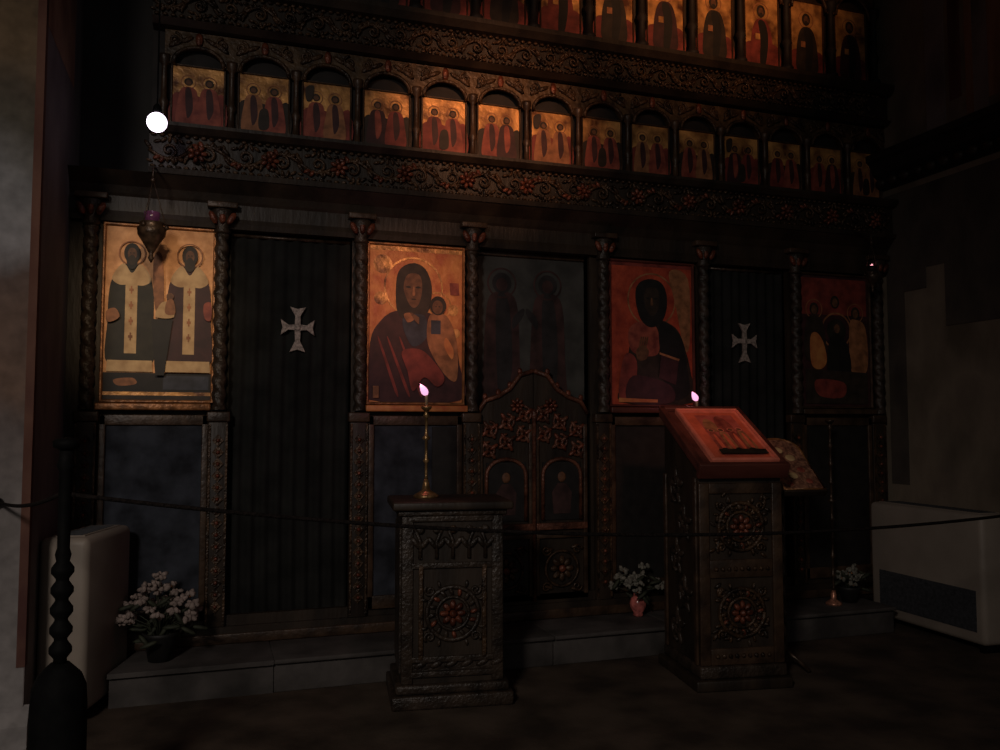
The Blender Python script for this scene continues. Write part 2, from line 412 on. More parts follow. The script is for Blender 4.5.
# lower carved frieze
mb = MB()
mb.moulding(T0, X1, [(.06, 2.87), (-.13, 2.87), (-.14, 2.90), (-.10, 2.91), (-.10, 3.10), (-.14, 3.11), (-.17, 3.14), (-.17, 3.16), (.06, 3.16)], WOOD)
ipart(mb, 'cornice')
mb = MB(); scroll_frieze(mb, T0, X1-.05, 3.005, .085, -.115, .21, CARVE, CARVERED)
for k in range(13): mb.rosette(-.10+.405*k, 3.0, -.13, .055, CARVERED, 7)
ipart(mb, 'carved_frieze')
# upper carved frieze
mb = MB()
mb.moulding(T0, X1, [(.06, 3.76), (-.08, 3.76), (-.12, 3.79), (-.08, 3.81), (-.08, 3.98), (-.13, 3.99), (-.16, 4.03), (-.16, 4.06), (-.02, 4.10), (.06, 4.10)], WOOD)
ipart(mb, 'cornice')
mb = MB(); scroll_frieze(mb, T0, X1-.05, 3.895, .075, -.095, .17, CARVE, CARVE)
for k in range(int((X1-T0)/.05)): mb.ball((T0+.03+.05*k, -.13, 4.02), (.02, .025, .014), CARVE, 6, 4)
ipart(mb, 'carved_frieze')
# row backs
mb = MB(); mb.box((T0, .02, 3.16), (X1, .06, 3.76), DARKWOOD); mb.box((T0, .02, 4.10), (X1, .06, 5.3), WOOD)
ipart(mb, 'back_board')
mb = MB(); mb.moulding(T0, X1, [(.06, 4.98), (-.10, 4.98), (-.16, 5.04), (-.16, 5.12), (.06, 5.2)], MOULD)
ipart(mb, 'cornice')

def arch_part(x, w, zb, zt, m, open_h):
    """carved spandrel board over one icon with a round-headed opening"""
    mb = MB(); r = w/2-.045; pts = [(x-w/2, zt), (x-w/2, zb), (x-r, zb)]
    for k in range(13):
        a = PI-PI*k/12; pts.append((x+r*math.cos(a), zb+open_h*math.sin(a)))
    pts += [(x+w/2, zb), (x+w/2, zt)]
    pts.reverse()
    mb.prism(pts, -.03, .015, GILTWOOD)
    mb.tube([(x+r*math.cos(PI-PI*k/12), -.035, zb+open_h*math.sin(PI*k/12)) for k in range(13)], .013, CARVE, 6)
    for s in (-1, 1):
        mb.spiral(x+s*(w/2-.055), zt-.055, -.035, .04, 1.4, PI/2, m, s, .009)
        mb.leaf(x+s*(w/2-.09), zt-.05, -.035, PI/2+s*.9+PI, .09, .035, m)
        mb.leaf(x+s*.03, zt-.03, -.035, -PI/2+s*1.1, .09, .03, m)
    mb.leaf(x, zb+open_h, -.04, PI/2, max(.03, zt-zb-open_h), .045, CARVERED)
    return mb
def colonnette(x, z0, z1, r, m):
    mb = MB(); H = z1-z0
    mb.lathe([(r*1.7, 0), (r*1.7, H*.05), (r, H*.08), (r*.9, H*.3), (r*1.5, H*.36), (r*.9, H*.42), (r*.8, H*.86), (r*1.5, H*.9), (r*1.8, H*.97), (r*1.8, H)], (x, -.025, z0), m, 10)
    return mb
S2, C2 = .376, [-.105+.376*k for k in range(14)]
S3, C3 = .408, [4.67-.408*k for k in range(12, -1, -1)]
for c in C2: ipart(arch_part(c, S2, 3.555, 3.755, CARVE, .11), 'spandrel_arch')
for k in range(15): ipart(colonnette(C2[0]+S2*(k-.5), 3.165, 3.60, .019, MOULD), 'colonnette')
for c in C3: ipart(arch_part(c, S3, 4.61, 4.97, CARVE, .16), 'spandrel_arch')
for k in range(14): ipart(colonnette(C3[0]+S3*(k-.5), 4.10, 4.70, .028, DARKWOOD), 'colonnette')

# lower panels under the icons
def lower_panel(x0, x1, m, carved=False):
    mb = MB(); mb.box((x0, .005, .32), (x1, .03, 1.50), m)
    for a, b, c, d in ((x0, x1, 1.44, 1.50), (x0, x1, .32, .40), (x0, x0+.035, .32, 1.5), (x1-.035, x1, .32, 1.5)):
        mb.box((a, -.012, c), (b, .006, d), MOULD, .005)
    if carved:
        for k in range(5): mb.spiral((x0+x1)/2+(k-2)*.09, .62, -.006, .05, 1.4, 0, CARVEDIM, 1 if k % 2 else -1)
    return mb
ipart(lower_panel(-.59, -.01, BLUEGREY), 'lower_panel', 'slate coloured lower panel')
mb = lower_panel(.925, 1.525, BLUEGREY); mb.box((1.33, -.006, .42), (1.50, .006, 1.43), BLACKP)
ipart(mb, 'lower_panel', 'slate coloured lower panel with a dark edge')
ipart(lower_panel(2.575, 3.235, BLACKP), 'lower_panel')
ipart(lower_panel(4.145, 4.775, BLACKP), 'lower_panel')
# icon shelves
for a, b, m in ((-.61, .0, FRAMEGOLD), (.90, 1.55, ORANGE), (2.56, 3.24, REDWOOD), (4.12, 4.79, MOULD)):
    mb = MB(); mb.box((a, -.06, 1.525), (b, .03, 1.565), m, .008); ipart(mb, 'icon_shelf')

# ------------------------------------------------------------------ large icons
def bishop(p, u, robe, strip, hair, wd=.20):
    p.poly([(u-wd*.95, .33), (u-wd*.35, .22), (u+wd*.35, .22), (u+wd*.95, .33), (u+wd*1.05, .55), (u+wd*.98, .80), (u-wd*.98, .80), (u-wd*1.05, .55)], robe)
    p.poly([(u-wd*.9, .30), (u-wd*.4, .215), (u, .27), (u+wd*.4, .215), (u+wd*.9, .30), (u+wd*.55, .34), (u, .335), (u-wd*.55, .34)], CREAMP)
    p.rect(u-.055, .30, u+.055, .735, strip)
    for k in range(4): p.rect(u-.02, .36+.09*k, u+.02, .375+.09*k, SIENNA); p.rect(u-.007, .345+.09*k, u+.007, .39+.09*k, SIENNA)
    p.poly([(u-wd*1.02, .775), (u+wd*1.02, .775), (u+wd*1.06, .84), (u-wd*1.06, .84)], CREAMP, False)
    p.halo(u, .155, .125, SIENNA, .012)
    p.disc(u, .155, .075, hair, .058); p.disc(u, .205, .05, hair, .045)
    p.disc(u, .160, .042, SKIN, .036); p.disc(u, .196, .034, DARKP, .03)
    p.rect(u-.022, .152, u-.008, .158, BLACKP); p.rect(u+.008, .152, u+.022, .158, BLACKP)
def large_icon(name, label, x, w, h, z, painter, ground, fm):
    t = thing(name, label, 'icon', (x, -.005, z), 0, 'large icons of the lower row')
    p = Paint(w, h, ground); painter(p); p.mb.build('painting', t)
    frame_mb(w, h, .018, .02, fm).build('frame', t)
    return t
def paint_bishops(p):
    p.rect(0, .845, 1, .955, BLACKP); p.poly([(.10, .885), (.27, .875), (.30, .91), (.14, .92)], SIENNA); p.rect(.55, .86, .98, .94, BLUEP)
    p.rect(0, .955, 1, .975, GOLD); p.rect(0, .975, 1, 1, DARKP)
    bishop(p, .24, GREENP, CREAMP, BLACKP); bishop(p, .78, PURPLEP, CREAMP, DARKP)
    p.poly([(.02, .50), (.10, .48), (.14, .53), (.04, .56)], SIENNA); p.poly([(.92, .44), (.99, .43), (.99, .53), (.93, .52)], CRIMSON)
    p.poly([(.44, .18), (.52, .17), (.54, .45), (.46, .46)], SIENNA)
    p.poly([(.47, .52), (.52, .44), (.60, .44), (.64, .52)], CREAMP); p.disc(.60, .40, .035, SKIN); p.poly([(.57, .43), (.63, .42), (.65, .50), (.56, .50)], SIENNA)
    p.poly([(.43, .535), (.63, .535), (.56, .86), (.48, .86)], BLACKP, False)
def paint_virgin(p):
    p.poly([(.0, .0), (1, 0), (1, .03), (0, .03)], GOLD, False)
    for u, v, r in ((.14, .12, .10), (.12, .34, .07), (.90, .40, .06), (.93, .55, .05)): p.disc(u, v, r, GOLD)
    p.halo(.47, .26, .32, GOLD, .02); p.halo(.73, .375, .15, GOLD, .015)
    p.poly([(.86, .22), (.96, .22), (.97, .30), (.87, .30)], CRIMSON, False)
    # mantle
    p.poly([(.27, .42), (.10, .50), (.02, .60), (.0, .80), (.0, .985), (.98, .985), (.97, .75), (.90, .55), (.75, .47), (.62, .42)], PURPLEP)
    p.poly([(.28, .25), (.32, .15), (.45, .105), (.58, .13), (.655, .22), (.66, .33), (.61, .43), (.45, .49), (.30, .43)], DARKP)
    p.poly([(.36, .27), (.39, .19), (.47, .17), (.54, .19), (.56, .27), (.53, .36), (.47, .395), (.41, .36)], SKIN)
    for s in (-.055, .05): p.poly([(.465+s-.03, .262), (.465+s, .254), (.465+s+.03, .262), (.465+s, .268)], BLACKP)
    p.poly([(.462, .26), (.475, .26), (.482, .31), (.455, .312)], SIENNA); p.rect(.445, .335, .492, .343, DARKP)
    p.poly([(.35, .47), (.58, .44), (.61, .58), (.45, .64)], BLUEP)
    # folds
    for a, b in ((.10, .30), (.20, .42), (.33, .55)): p.poly([(a, .62), (a+.02, .62), (b, .93), (b-.03, .93)], REDDEEP)
    # child
    p.poly([(.64, .44), (.80, .43), (.90, .52), (.95, .68), (.93, .86), (.78, .80), (.62, .62)], SIENNA)
    p.rect(.655, .47, .76, .56, BLUEP)
    p.disc(.73, .375, .09, DARKP, .062); p.disc(.725, .385, .058, SKIN, .045)
    p.rect(.70, .378, .715, .384, BLACKP); p.rect(.735, .378, .75, .384, BLACKP)
    p.poly([(.82, .58), (.90, .66), (.88, .72), (.80, .64)], ORANGE)
    # hand
    p.poly([(.36, .44), (.44, .43), (.47, .47), (.40, .49)], SIENNA)
    for k in range(4): p.poly([(.43+.012*k, .435+.012*k), (.445+.012*k, .428+.012*k), (.52, .455+.012*k), (.515, .463+.012*k)], SKIN)
    p.poly([(.34, .68), (.52, .66), (.66, .72), (.80, .84), (.72, .90), (.58, .84), (.46, .93), (.40, .80)], REDDEEP)
    p.rect(.04, .90, .10, .975, SIENNA)
def paint_christ(p):
    p.poly([(0, 0), (1, 0), (1, .025), (0, .025)], REDDEEP, False)
    p.poly([(.72, .05), (.96, .10), (.97, .55), (.90, .60), (.80, .3)], SIENNA)
    p.halo(.50, .26, .30, SIENNA, .018)
    p.poly([(.30, .46), (.42, .40), (.62, .40), (.82, .47), (.92, .62), (.98, .78), (.99, .985), (.12, .985), (.18, .80), (.22, .60)], DARKP)
    p.poly([(.22, .47), (.40, .41), (.56, .46), (.58, .63), (.42, .66), (.24, .62)], CRIMSON)
    p.poly([(.60, .42), (.84, .50), (.92, .70), (.95, .92), (.70, .95), (.60, .66)], BLACKP)
    p.poly([(.30, .20), (.36, .135), (.49, .11), (.62, .135), (.68, .21), (.68, .32), (.61, .42), (.48, .455), (.37, .41), (.31, .31)], BLACKP)
    p.poly([(.40, .25), (.43, .185), (.50, .17), (.57, .185), (.59, .25), (.57, .33), (.50, .375), (.43, .33)], DARKP)
    for s in (-.05, .05): p.poly([(.495+s-.025, .25), (.495+s, .243), (.495+s+.025, .25), (.495+s, .256)], BLACKP)
    p.poly([(.487, .25), (.503, .25), (.51, .295), (.48, .296)], SKIN)
    # blessing hand and book
    p.poly([(.30, .62), (.38, .585), (.45, .62), (.42, .68), (.32, .69)], SKIN)
    for k in range(4): p.poly([(.33+.025*k, .60), (.345+.025*k, .595), (.37+.025*k, .53), (.355+.025*k, .53)], SKIN)
    p.poly([(.60, .64), (.82, .68), (.78, .86), (.57, .81)], PURPLEP, False); p.poly([(.58, .63), (.83, .675), (.82, .69), (.58, .645)], SIENNA, False)
    p.poly([(.15, .66), (.30, .70), (.25, .95), (.08, .95)], REDDEEP); p.poly([(.25, .80), (.70, .86), (.72, .985), (.2, .985)], PURPLEP)
    p.poly([(.08, .955), (.55, .965), (.55, .985), (.08, .985)], ORANGE, False)
def paint_gathering(p):
    p.rect(.03, .02, .97, .30, REDDEEP)
    p.halo(.52, .42, .22, SIENNA, .02); p.disc(.52, .42, .14, GREENP)
    p.halo(.20, .26, .12, SIENNA); p.halo(.80, .28, .12, SIENNA)
    for u, v in ((.20, .26), (.80, .28), (.50, .20), (.52, .40)):
        p.disc(u, v, .065, DARKP, .05); p.disc(u, v+.005, .04, SKIN, .035)
    p.poly([(.08, .36), (.20, .31), (.32, .37), (.34, .62), (.06, .64)], DARKP)
    p.poly([(.13, .48), (.22, .44), (.32, .52), (.36, .66), (.26, .72), (.14, .68)], ORANGE)
    p.poly([(.70, .38), (.80, .33), (.94, .40), (.95, .72), (.72, .74)], SIENNA)
    p.poly([(.40, .50), (.52, .45), (.66, .52), (.70, .74), (.38, .76)], BLACKP)
    p.poly([(.05, .72), (.95, .74), (.95, .98), (.05, .98)], DARKP, False); p.poly([(.20, .80), (.60, .82), (.58, .93), (.24, .92)], REDDEEP)
large_icon('large_icon', 'bright gold icon of two robed bishops side by side', -.29, .575, .99, 1.585, paint_bishops, GOLDY, FRAMEGOLD)
large_icon('large_icon', 'orange gold icon of a veiled woman holding a child', 1.222, .60, .985, 1.585, paint_virgin, ORANGE, FRAMEGOLD)
large_icon('large_icon', 'red icon of a dark bearded man with halo, behind the lectern', 2.90, .635, .985, 1.585, paint_christ, REDG, REDWOOD)
large_icon('large_icon', 'dim brown icon of a group of figures at the right end', 4.455, .63, .985, 1.585, paint_gathering, PURPLEP, MOULD)

# ------------------------------------------------------------------ rows of small icons
RC = [CRIMSON, SIENNA, CRIMSON, PURPLEP, REDDEEP, CRIMSON, SIENNA]
def small_scene(p, i):
    r = random.Random(i*13+5)
    a, b = RC[i % 7], RC[(i*3+2) % 7]
    p.poly([(.0, .50), (.3, .44), (.7, .50), (1, .42), (1, 1), (0, 1)], DARKP if i % 2 else REDDEEP)
    for u, m in ((.30+r.uniform(-.03, .03), a), (.70+r.uniform(-.03, .03), b)):
        p.halo(u, .25, .15, SIENNA, .02)
        p.poly([(u-.19, .52), (u-.11, .35), (u+.11, .35), (u+.19, .52), (u+.22, .97), (u-.22, .97)], m)
        p.poly([(u-.06, .40), (u+.05, .38), (u+.09, .70), (u-.02, .85)], PURPLEP if m is not PURPLEP else CRIMSON)
        p.disc(u, .25, .085, DARKP, .065); p.disc(u, .26, .055, SKIN, .045)
    if i % 3 == 1: p.poly([(.42, .60), (.58, .58), (.60, .88), (.40, .90)], DARKP)
    if i % 4 == 2: p.poly([(.05, .1), (.22, .06), (.18, .30), (.06, .32)], DARKP)
def small_saint(p, i):
    r = random.Random(i*7+3)
    a = (PURPLEP, DARKP, REDDEEP, DARKP)[i % 4]; k = r.uniform(-.03, .03)
    p.poly([(.0, .70), (.5, .66), (1, .70), (1, 1), (0, 1)], REDDEEP)
    p.halo(.5+k, .24, .24, SIENNA, .025)
    p.poly([(.24, .46), (.38, .35), (.62, .35), (.76, .46), (.84, .70), (.80, .97), (.20, .97), (.16, .70)], a)
    p.poly([(.40, .38), (.60, .38), (.70, .62), (.60, .96), (.44, .96), (.46, .6)], BLACKP)
    p.disc(.5+k, .235, .13, DARKP, .085); p.disc(.5+k, .245, .08, SKIN, .06); p.disc(.5+k, .29, .06, DARKP, .035)
    p.rect(.30, .55, .44, .63, SIENNA if i % 2 else GOLD)
ORD = ['first', 'second', 'third', 'fourth', 'fifth', 'sixth', 'seventh', 'eighth', 'ninth', 'tenth', 'eleventh', 'twelfth', 'thirteenth', 'fourteenth']
RN = {id(CRIMSON): 'crimson', id(SIENNA): 'brown', id(PURPLEP): 'plum', id(REDDEEP): 'dark red'}
for i, c in enumerate(C2):
    t = thing('feast_icon', f'small gold icon of two robed figures, {ORD[i]} from left in the middle row', 'icon', (c, .0, 3.195), 0, 'small icons of the middle row')
    p = Paint(.285, .36, GOLD, .018); small_scene(p, i); p.mb.build('painting', t)
    frame_mb(.285, .36, .012, .012, MOULD).build('frame', t)
for i, c in enumerate(C3):
    if i < 3: continue
    w, h = .285, .56
    t = thing('saint_icon', f'narrow gold icon of one standing saint, {ORD[12-i]} from right in the top row', 'icon', (c, .0, 4.115), 0, 'standing saint icons of the top row')
    p = Paint(w, h, GOLD, .018); small_saint(p, i); p.mb.build('painting', t)
    frame_mb(w, h, .012, .012, MOULD).build('frame', t)

# ------------------------------------------------------------------ side door curtains
def curtain(label, x0, x1, z0, z1, cx, cz, s):
    t = thing('door_curtain', label, 'curtain', ((x0+x1)/2, .06, z0), 0, 'black curtains in the side doors')
    mb = MB(); w, h = x1-x0, z1-z0; n, m = 48, 16; vs = []; fs = []
    for j in range(m+1):
        for k in range(n+1):
            u = k/n; a = .010+.010*(1-j/m)
            vs.append(((u-.5)*w, a*math.sin(u*2*PI*9+.6*math.sin(j*.3))+.004*math.sin(u*31), h*j/m))
    for j in range(m):
        for k in range(n): q = j*(n+1)+k; fs.append((q, q+1, q+n+2, q+n+1))
    mb.add(vs, fs, CURTAIN, True)
    vs2 = [(x, y+.006, z) for x, y, z in vs]; mb.add(vs2, [f[::-1] for f in fs], CURTAIN, True)
    mb.build('cloth', t)
    mb = MB(); mb.tube([(-w/2, -.005, h-.02), (w/2, -.005, h-.02)], .012, BRASS if False else DARKBRASS, 8); mb.build('curtain_rail', t)
    mb = MB(); cx -= (x0+x1)/2; cz -= z0; A, B = .055*s, .018*s
    def arm(dx, dz, L):
        # one flared arm of the cross
        ox, oz = -dz, dx
        pts = [(0+ox*B, 0+oz*B), (dx*L*.55+ox*B*.8, dz*L*.55+oz*B*.8), (dx*L+ox*A*.85, dz*L+oz*A*.85), (dx*L*.90, dz*L*.90), (dx*L-ox*A*.85, dz*L-oz*A*.85), (dx*L*.55-ox*B*.8, dz*L*.55-oz*B*.8), (-ox*B, -oz*B)]
        mb.prism([(cx+a, cz+b) for a, b in pts], -.032, -.020, CROSSM)
    arm(0, 1, .125*s); arm(0, -1, .15*s); arm(1, 0, .10*s); arm(-1, 0, .10*s)
    mb.ball((cx, -.03, cz), (.022*s, .008, .022*s), CROSSM, 10, 6)
    mb.build('embroidered_cross', t)['label'] = 'pale embroidered cross'
    mb = MB(); mb.box((-w/2, -.03, .0), (w/2, .0, .045), CARVEDIM, .006) if False else mb.box((-w/2+.02, -.026, .02), (w/2-.02, -.019, .05), CARVEDIM)
    mb.build('hem_trim', t)
curtain('black door curtain with cross between bishops icon and woman with child icon', .10, .81, .27, 2.60, .493, 2.035, 1.0)
curtain('black door curtain with cross behind the lectern, right of the red icon', 3.36, 4.03, .22, 2.60, 3.68, 2.055, 1.05)

# ------------------------------------------------------------------ central doors
t = thing('painted_panel', 'faded grey cloth painted with two dark figures above the carved doors', 'panel', (2.03, .10, 1.30))
p = Paint(.80, 1.27, GREYP, .02)
for u, dx in ((.25, .1), (.66, -.1)):
    p.poly([(u-.13, .26), (u-.06, .19), (u+.07, .19), (u+.14, .27), (u+.16, .55), (u+.17, .95), (u-.17, .95), (u-.16, .55)], GREYRED)
    p.poly([(u-.05, .24), (u+.06, .24), (u+.09, .60), (u-.02, .80)], GREYDK)
    p.halo(u, .14, .13, GREYRED, .015); p.disc(u, .14, .085, GREYDK, .055); p.disc(u, .148, .05, GREYRED, .035)
    p.poly([(u+dx, .32), (u+dx*1.9, .27), (u+dx*1.9, .31), (u+dx, .38)], GREYDK)
p.mb.build('painted_cloth', t)
mb = MB(); mb.box((-.40, -.02, 1.27), (.40, .02, 1.31), MOULD, .008); mb.build('hanging_rail', t)

def door_leaf(label, x, sgn):
    """half of the doors; sgn=-1 left leaf; the top edge climbs to the middle"""
    t = thing('carved_door_leaf', label, 'door', (x, .0, .30), 0, 'carved central doors')
    w = .385
    mb = MB()
    inner, outer = -sgn*w/2, sgn*w/2
    top = [(outer, 1.22), (outer-sgn*.05, 1.30), (outer-sgn*.14, 1.33), (outer-sgn*.22, 1.38), (outer-sgn*.29, 1.47), (inner, 1.50)]
    outl = [(inner, 0), (outer, 0)]+top
    if sgn < 0: outl = outl[::-1]
    mb.prism(outl, .01, .045, WOOD); mb.build('board', t)
    mb = MB()
    mb.tube([(a, -.0, b) for a, b in top], .016, DOORGILT, 6)
    for a, b in top[1:-1]: mb.leaf(a, b, -.0, PI/2, .05, .035, CARVERED)
    for k in range(3):
        for j in range(2):
            cx = outer-sgn*(.08+.12*k); cz = .98+.13*j+.05*k
            mb.spiral(cx, cz, .0, .055, 1.5, PI*.5, DOORGILT, sgn*(1 if j else -1), .010)
            for q in range(4): mb.leaf(cx, cz, .0, q*PI/2+.6, .075, .028, DOORGILT if (q+k) % 2 else CARVERED, .014)
    mb.rosette(outer-sgn*.27, 1.27, -.004, .05, CARVERED)
    mb.build('carved_crest', t)
    mb = MB()                                     # painted niche
    mb.box((-.135, -.004, .52), (.135, .012, .90), BLACKP)
    pts = [(-.135, 0, .52)]+[(-.135*math.cos(PI*k/10), 0, .82+.10*math.sin(PI*k/10)) for k in range(11)]+[(.135, 0, .52)]
    mb.tube([(a, -.008, b) for a, b, in [(q[0], q[2]) for q in pts]], .013, DOORGILT, 6)
    mb.prism([(-.06, .56), (.06, .56), (.07, .70), (.03, .76), (-.03, .76), (-.07, .70)], -.008, -.003, GREYRED)
    mb.ball((0, -.005, .80), (.03, .006, .035), SKIN, 10, 6)
    mb.build('painted_niche', t)
    mb = MB()
    mb.box((-w/2+.01, -.018, .455), (w/2-.01, .012, .50), DOORGILT, .006)
    mb.box((-w/2+.01, -.014, .40), (w/2-.01, .012, .43), MOULD, .005)
    for s in (-1, 1): mb.box((s*(w/2-.02)-.014, -.01, .03), (s*(w/2-.02)+.014, .012, 1.15), MOULD, .005)
    mb.build('rail', t)
    mb = MB()
    mb.rosette(0, .20, -.003, .085, CARVE, 8, CARVERED); mb.ring(0, .20, -.003, .115, .009, CARVE)
    for sx in (-1, 1):
        for sz in (-1, 1):
            mb.spiral(sx*.11, .20+sz*.12, -.002, .035, 1.3, 0, CARVE, sx*sz, .008); mb.leaf(sx*.06, .20+sz*.13, -.002, PI*(sx < 0)+.3*sz, .07, .025, CARVE)
    mb.build('lower_carving', t)
    if sgn < 0:
        mb = MB(); mb.lathe([(.014, 0), (.014, 1.18), (.022, 1.20), (.018, 1.23), (0.004, 1.25)], (inner, -.012, .0), DOORGILT, 10); mb.build('meeting_post', t)
door_leaf('left leaf of the carved central doors, behind the carved pedestal', 1.825, -1)
door_leaf('right leaf of the carved central doors, beside the red icon', 2.215, 1)

# ------------------------------------------------------------------ carved pedestal with candle
def carved_medallion(mb, x, z, y, r, m, m2):
    mb.ring(x, z, y, r, .012, m); mb.ring(x, z, y, r*.62, .009, m)
    for k in range(16):
        a = 2*PI*k/16; mb.leaf(x+math.cos(a)*r*.66, z+math.sin(a)*r*.66, y, a+.35, r*.34, r*.17, m if k % 3 else m2, .012)
    mb.rosette(x, z, y-.004, r*.5, m2, 8, m2)
    for k in range(4):
        a = PI/4+PI/2*k; mb.spiral(x+math.cos(a)*r*1.24, z+math.sin(a)*r*1.24, y, r*.22, 1.3, a, m, 1 if k % 2 else -1, .008)
        for d in (-.3, .3): mb.leaf(x+math.cos(a+d)*r*1.08, z+math.sin(a+d)*r*1.08, y, a+d*2, r*.3, r*.13, m, .012)
PR = math.radians(-8)
PED = thing('carved_pedestal', 'dark carved wooden pedestal standing in front of the central doors', 'pedestal', (1.235, -.735, 0), PR)
w, d = .53, .40
mb = MB(); mb.box((-w/2-.05, -d/2-.05, 0), (w/2+.05, d/2+.05, .07), CARVEDIM, .012); mb.box((-w/2-.03, -d/2-.03, .07), (w/2+.03, d/2+.03, .12), CARVEDIM, .015); mb.build('base', PED)
mb = MB(); mb.box((-w/2, -d/2, .12), (w/2, d/2, .97), WOOD)
for s in (-1, 1):
    mb.box((s*(w/2-.03)-.03, -d/2-.012, .12), (s*(w/2-.03)+.03, -d/2+.01, .97), CARVEDIM, .006)
    mb.box((s*(w/2-.10)-.012, -d/2-.016, .24), (s*(w/2-.10)+.012, -d/2+.01, .72), CARVE, .005)
    mb.box((s*w/2-.008, -d/2+.03, .17), (s*w/2+.008, d/2-.03, .92), CARVEDIM)
for z in (.15, .225, .70, .94): mb.box((-w/2+.05, -d/2-.014, z), (w/2-.05, -d/2+.01, z+.03), CARVEDIM, .005)
mb.build('body', PED)
mb = MB(); carved_medallion(mb, 0, .47, -d/2-.008, .135, CARVEDIM, CARVERED); mb.build('medallion', PED)
mb = MB()
for k in range(5):
    x = (k-2)*.085; mb.tube([(x, -d/2-.008, .75), (x, -d/2-.008, .84), (x+.03*(1 if k % 2 else -1), -d/2-.008, .91)], .010, CARVEDIM, 6)
    mb.leaf(x, .80, -d/2-.008, 2.2, .08, .03, CARVEDIM); mb.leaf(x, .80, -d/2-.008, .9, .08, .03, CARVEDIM)
    mb.ball((x, -d/2-.012, .90), (.022, .012, .022), CARVE if k == 2 else CARVEDIM, 8, 6)
mb.build('carved_frieze', PED)
mb = MB(); mb.box((-.22, -d/2-.006, .185), (.22, -d/2+.002, .218), CARVEDIM)
for k in range(6): mb.leaf(-.2+.08*k, .20, -d/2-.008, .4, .075, .03, CARVEDIM)
mb.build('lower_carving', PED)
mb = MB(); mb.box((-w/2-.02, -d/2-.02, .97), (w/2+.02, d/2+.02, 1.0), CARVEDIM, .008); mb.box((-w/2-.05, -d/2-.05, 1.0), (w/2+.05, d/2+.05, 1.045), WOOD, .012); mb.build('top', PED)

def candlestick(name, label, loc, H, m, flame, fm, base_r=.075, base_m=None, cand=.06, r=.011, glow=.9):
    t = thing(name, label, 'candlestick', loc, 0)
    mb = MB(); mb.lathe([(base_r, 0), (base_r, .012), (base_r*.8, .022), (base_r*.35, .04), (r*1.6, .075), (r, .10)], (0, 0, 0), base_m or m, 20); mb.build('foot', t)
    mb = MB(); prof = [(r, .10)]; n = max(3, int(H/.14))
    for k in range(n):
        z0 = .10+(H-.13)*k/n; L = (H-.13)/n
        big = 2.3 if k == n//2 else 1.7
        prof += [(r*.75, z0+L*.15), (r*.7, z0+L*.7), (r*big, z0+L*.82), (r*.9, z0+L*.94)]
    prof += [(r, H-.03)]
    mb.lathe(prof, (0, 0, 0), m, 12); mb.build('stem', t)
    mb = MB(); mb.lathe([(r, H-.03), (r*2.6, H-.012), (r*2.8, H), (r*1.2, H)], (0, 0, 0), m, 14); mb.build('drip_cup', t)
    if cand:
        mb = MB(); mb.lathe([(.009, H), (.009, H+cand), (.005, H+cand+.003)], (0, 0, 0), WAX, 10); mb.build('candle', t)
    if flame:
        mb = MB(); z = H+cand+.002
        
        mb.M = Matrix.Translation((0, 0, z)) @ Matrix.Rotation(-.55, 4, 'Y')
        mb.lathe([(.004, -.006), (.017, .008), (.021, .020), (.018, .038), (.010, .056), (.002, .068)], (0, 0, 0), fm, 12); mb.build('flame', t)['label'] = 'pink flame'
        l = bpy.data.lights.new('candle_light', 'POINT'); l.energy = glow; l.color = (1, .32, .38); l.shadow_soft_size = .02
        lo = bpy.data.objects.new('candle_light', l); COL.objects.link(lo); lo.location = (loc[0]-.05, loc[1]-.01, loc[2]+z+.10)
    return t
candlestick('candlestick', 'slim brass candlestick with lit candle standing on the carved pedestal', (1.125, -.68, 1.045), .50, BRASS, True, FLAME, .07)
candlestick('candlestick', 'lit candle on a tall stick behind the lectern, in front of red icon', (3.08, -.28, .18), 1.365, DARKBRASS, True, FLAME, .09, glow=.25)
candlestick('candlestick', 'tall thin unlit candlestick with copper foot at right before the dim icon', (4.19, -.24, .18), 1.30, DARKBRASS, False, FLAME, .055, FOOTPINK, 0, .012)

# ------------------------------------------------------------------ lectern
LR = math.radians(-9)
LEC = thing('lectern', 'large carved wooden lectern with slanted red desk top', 'lectern', (2.835, -.915, 0), LR)
w, d = .49, .50
mb = MB(); mb.box((-.285, -.30, 0), (.275, .30, .06), WOOD, .010); mb.box((-.255, -.28, .06), (.255, .28, .13), CARVEDIM, .015); mb.build('base', LEC)
mb = MB()
vs = [(sx*w/2, sy*d/2, z) for sy, zt in ((-1, 1.155), (1, 1.46)) for sx in (-1, 1) for z in (.13, zt)]
mb.add(vs, [(0, 2, 3, 1), (4, 5, 7, 6), (0, 1, 5, 4), (2, 6, 7, 3), (1, 3, 7, 5), (0, 4, 6, 2)], WOOD)
mb.build('body', LEC)
yf = -d/2
mb = MB()
for s in (-1, 1): mb.box((s*(w/2-.03)-.03, yf-.016, .13), (s*(w/2-.03)+.03, yf+.01, 1.12), MOULD, .006)
for z, hgt in ((.13, .09), (.60, .10), (1.06, .06)): mb.box((-w/2+.06, yf-.014, z), (w/2-.06, yf+.01, z+hgt), MOULD, .006)
mb.build('front_frame', LEC)
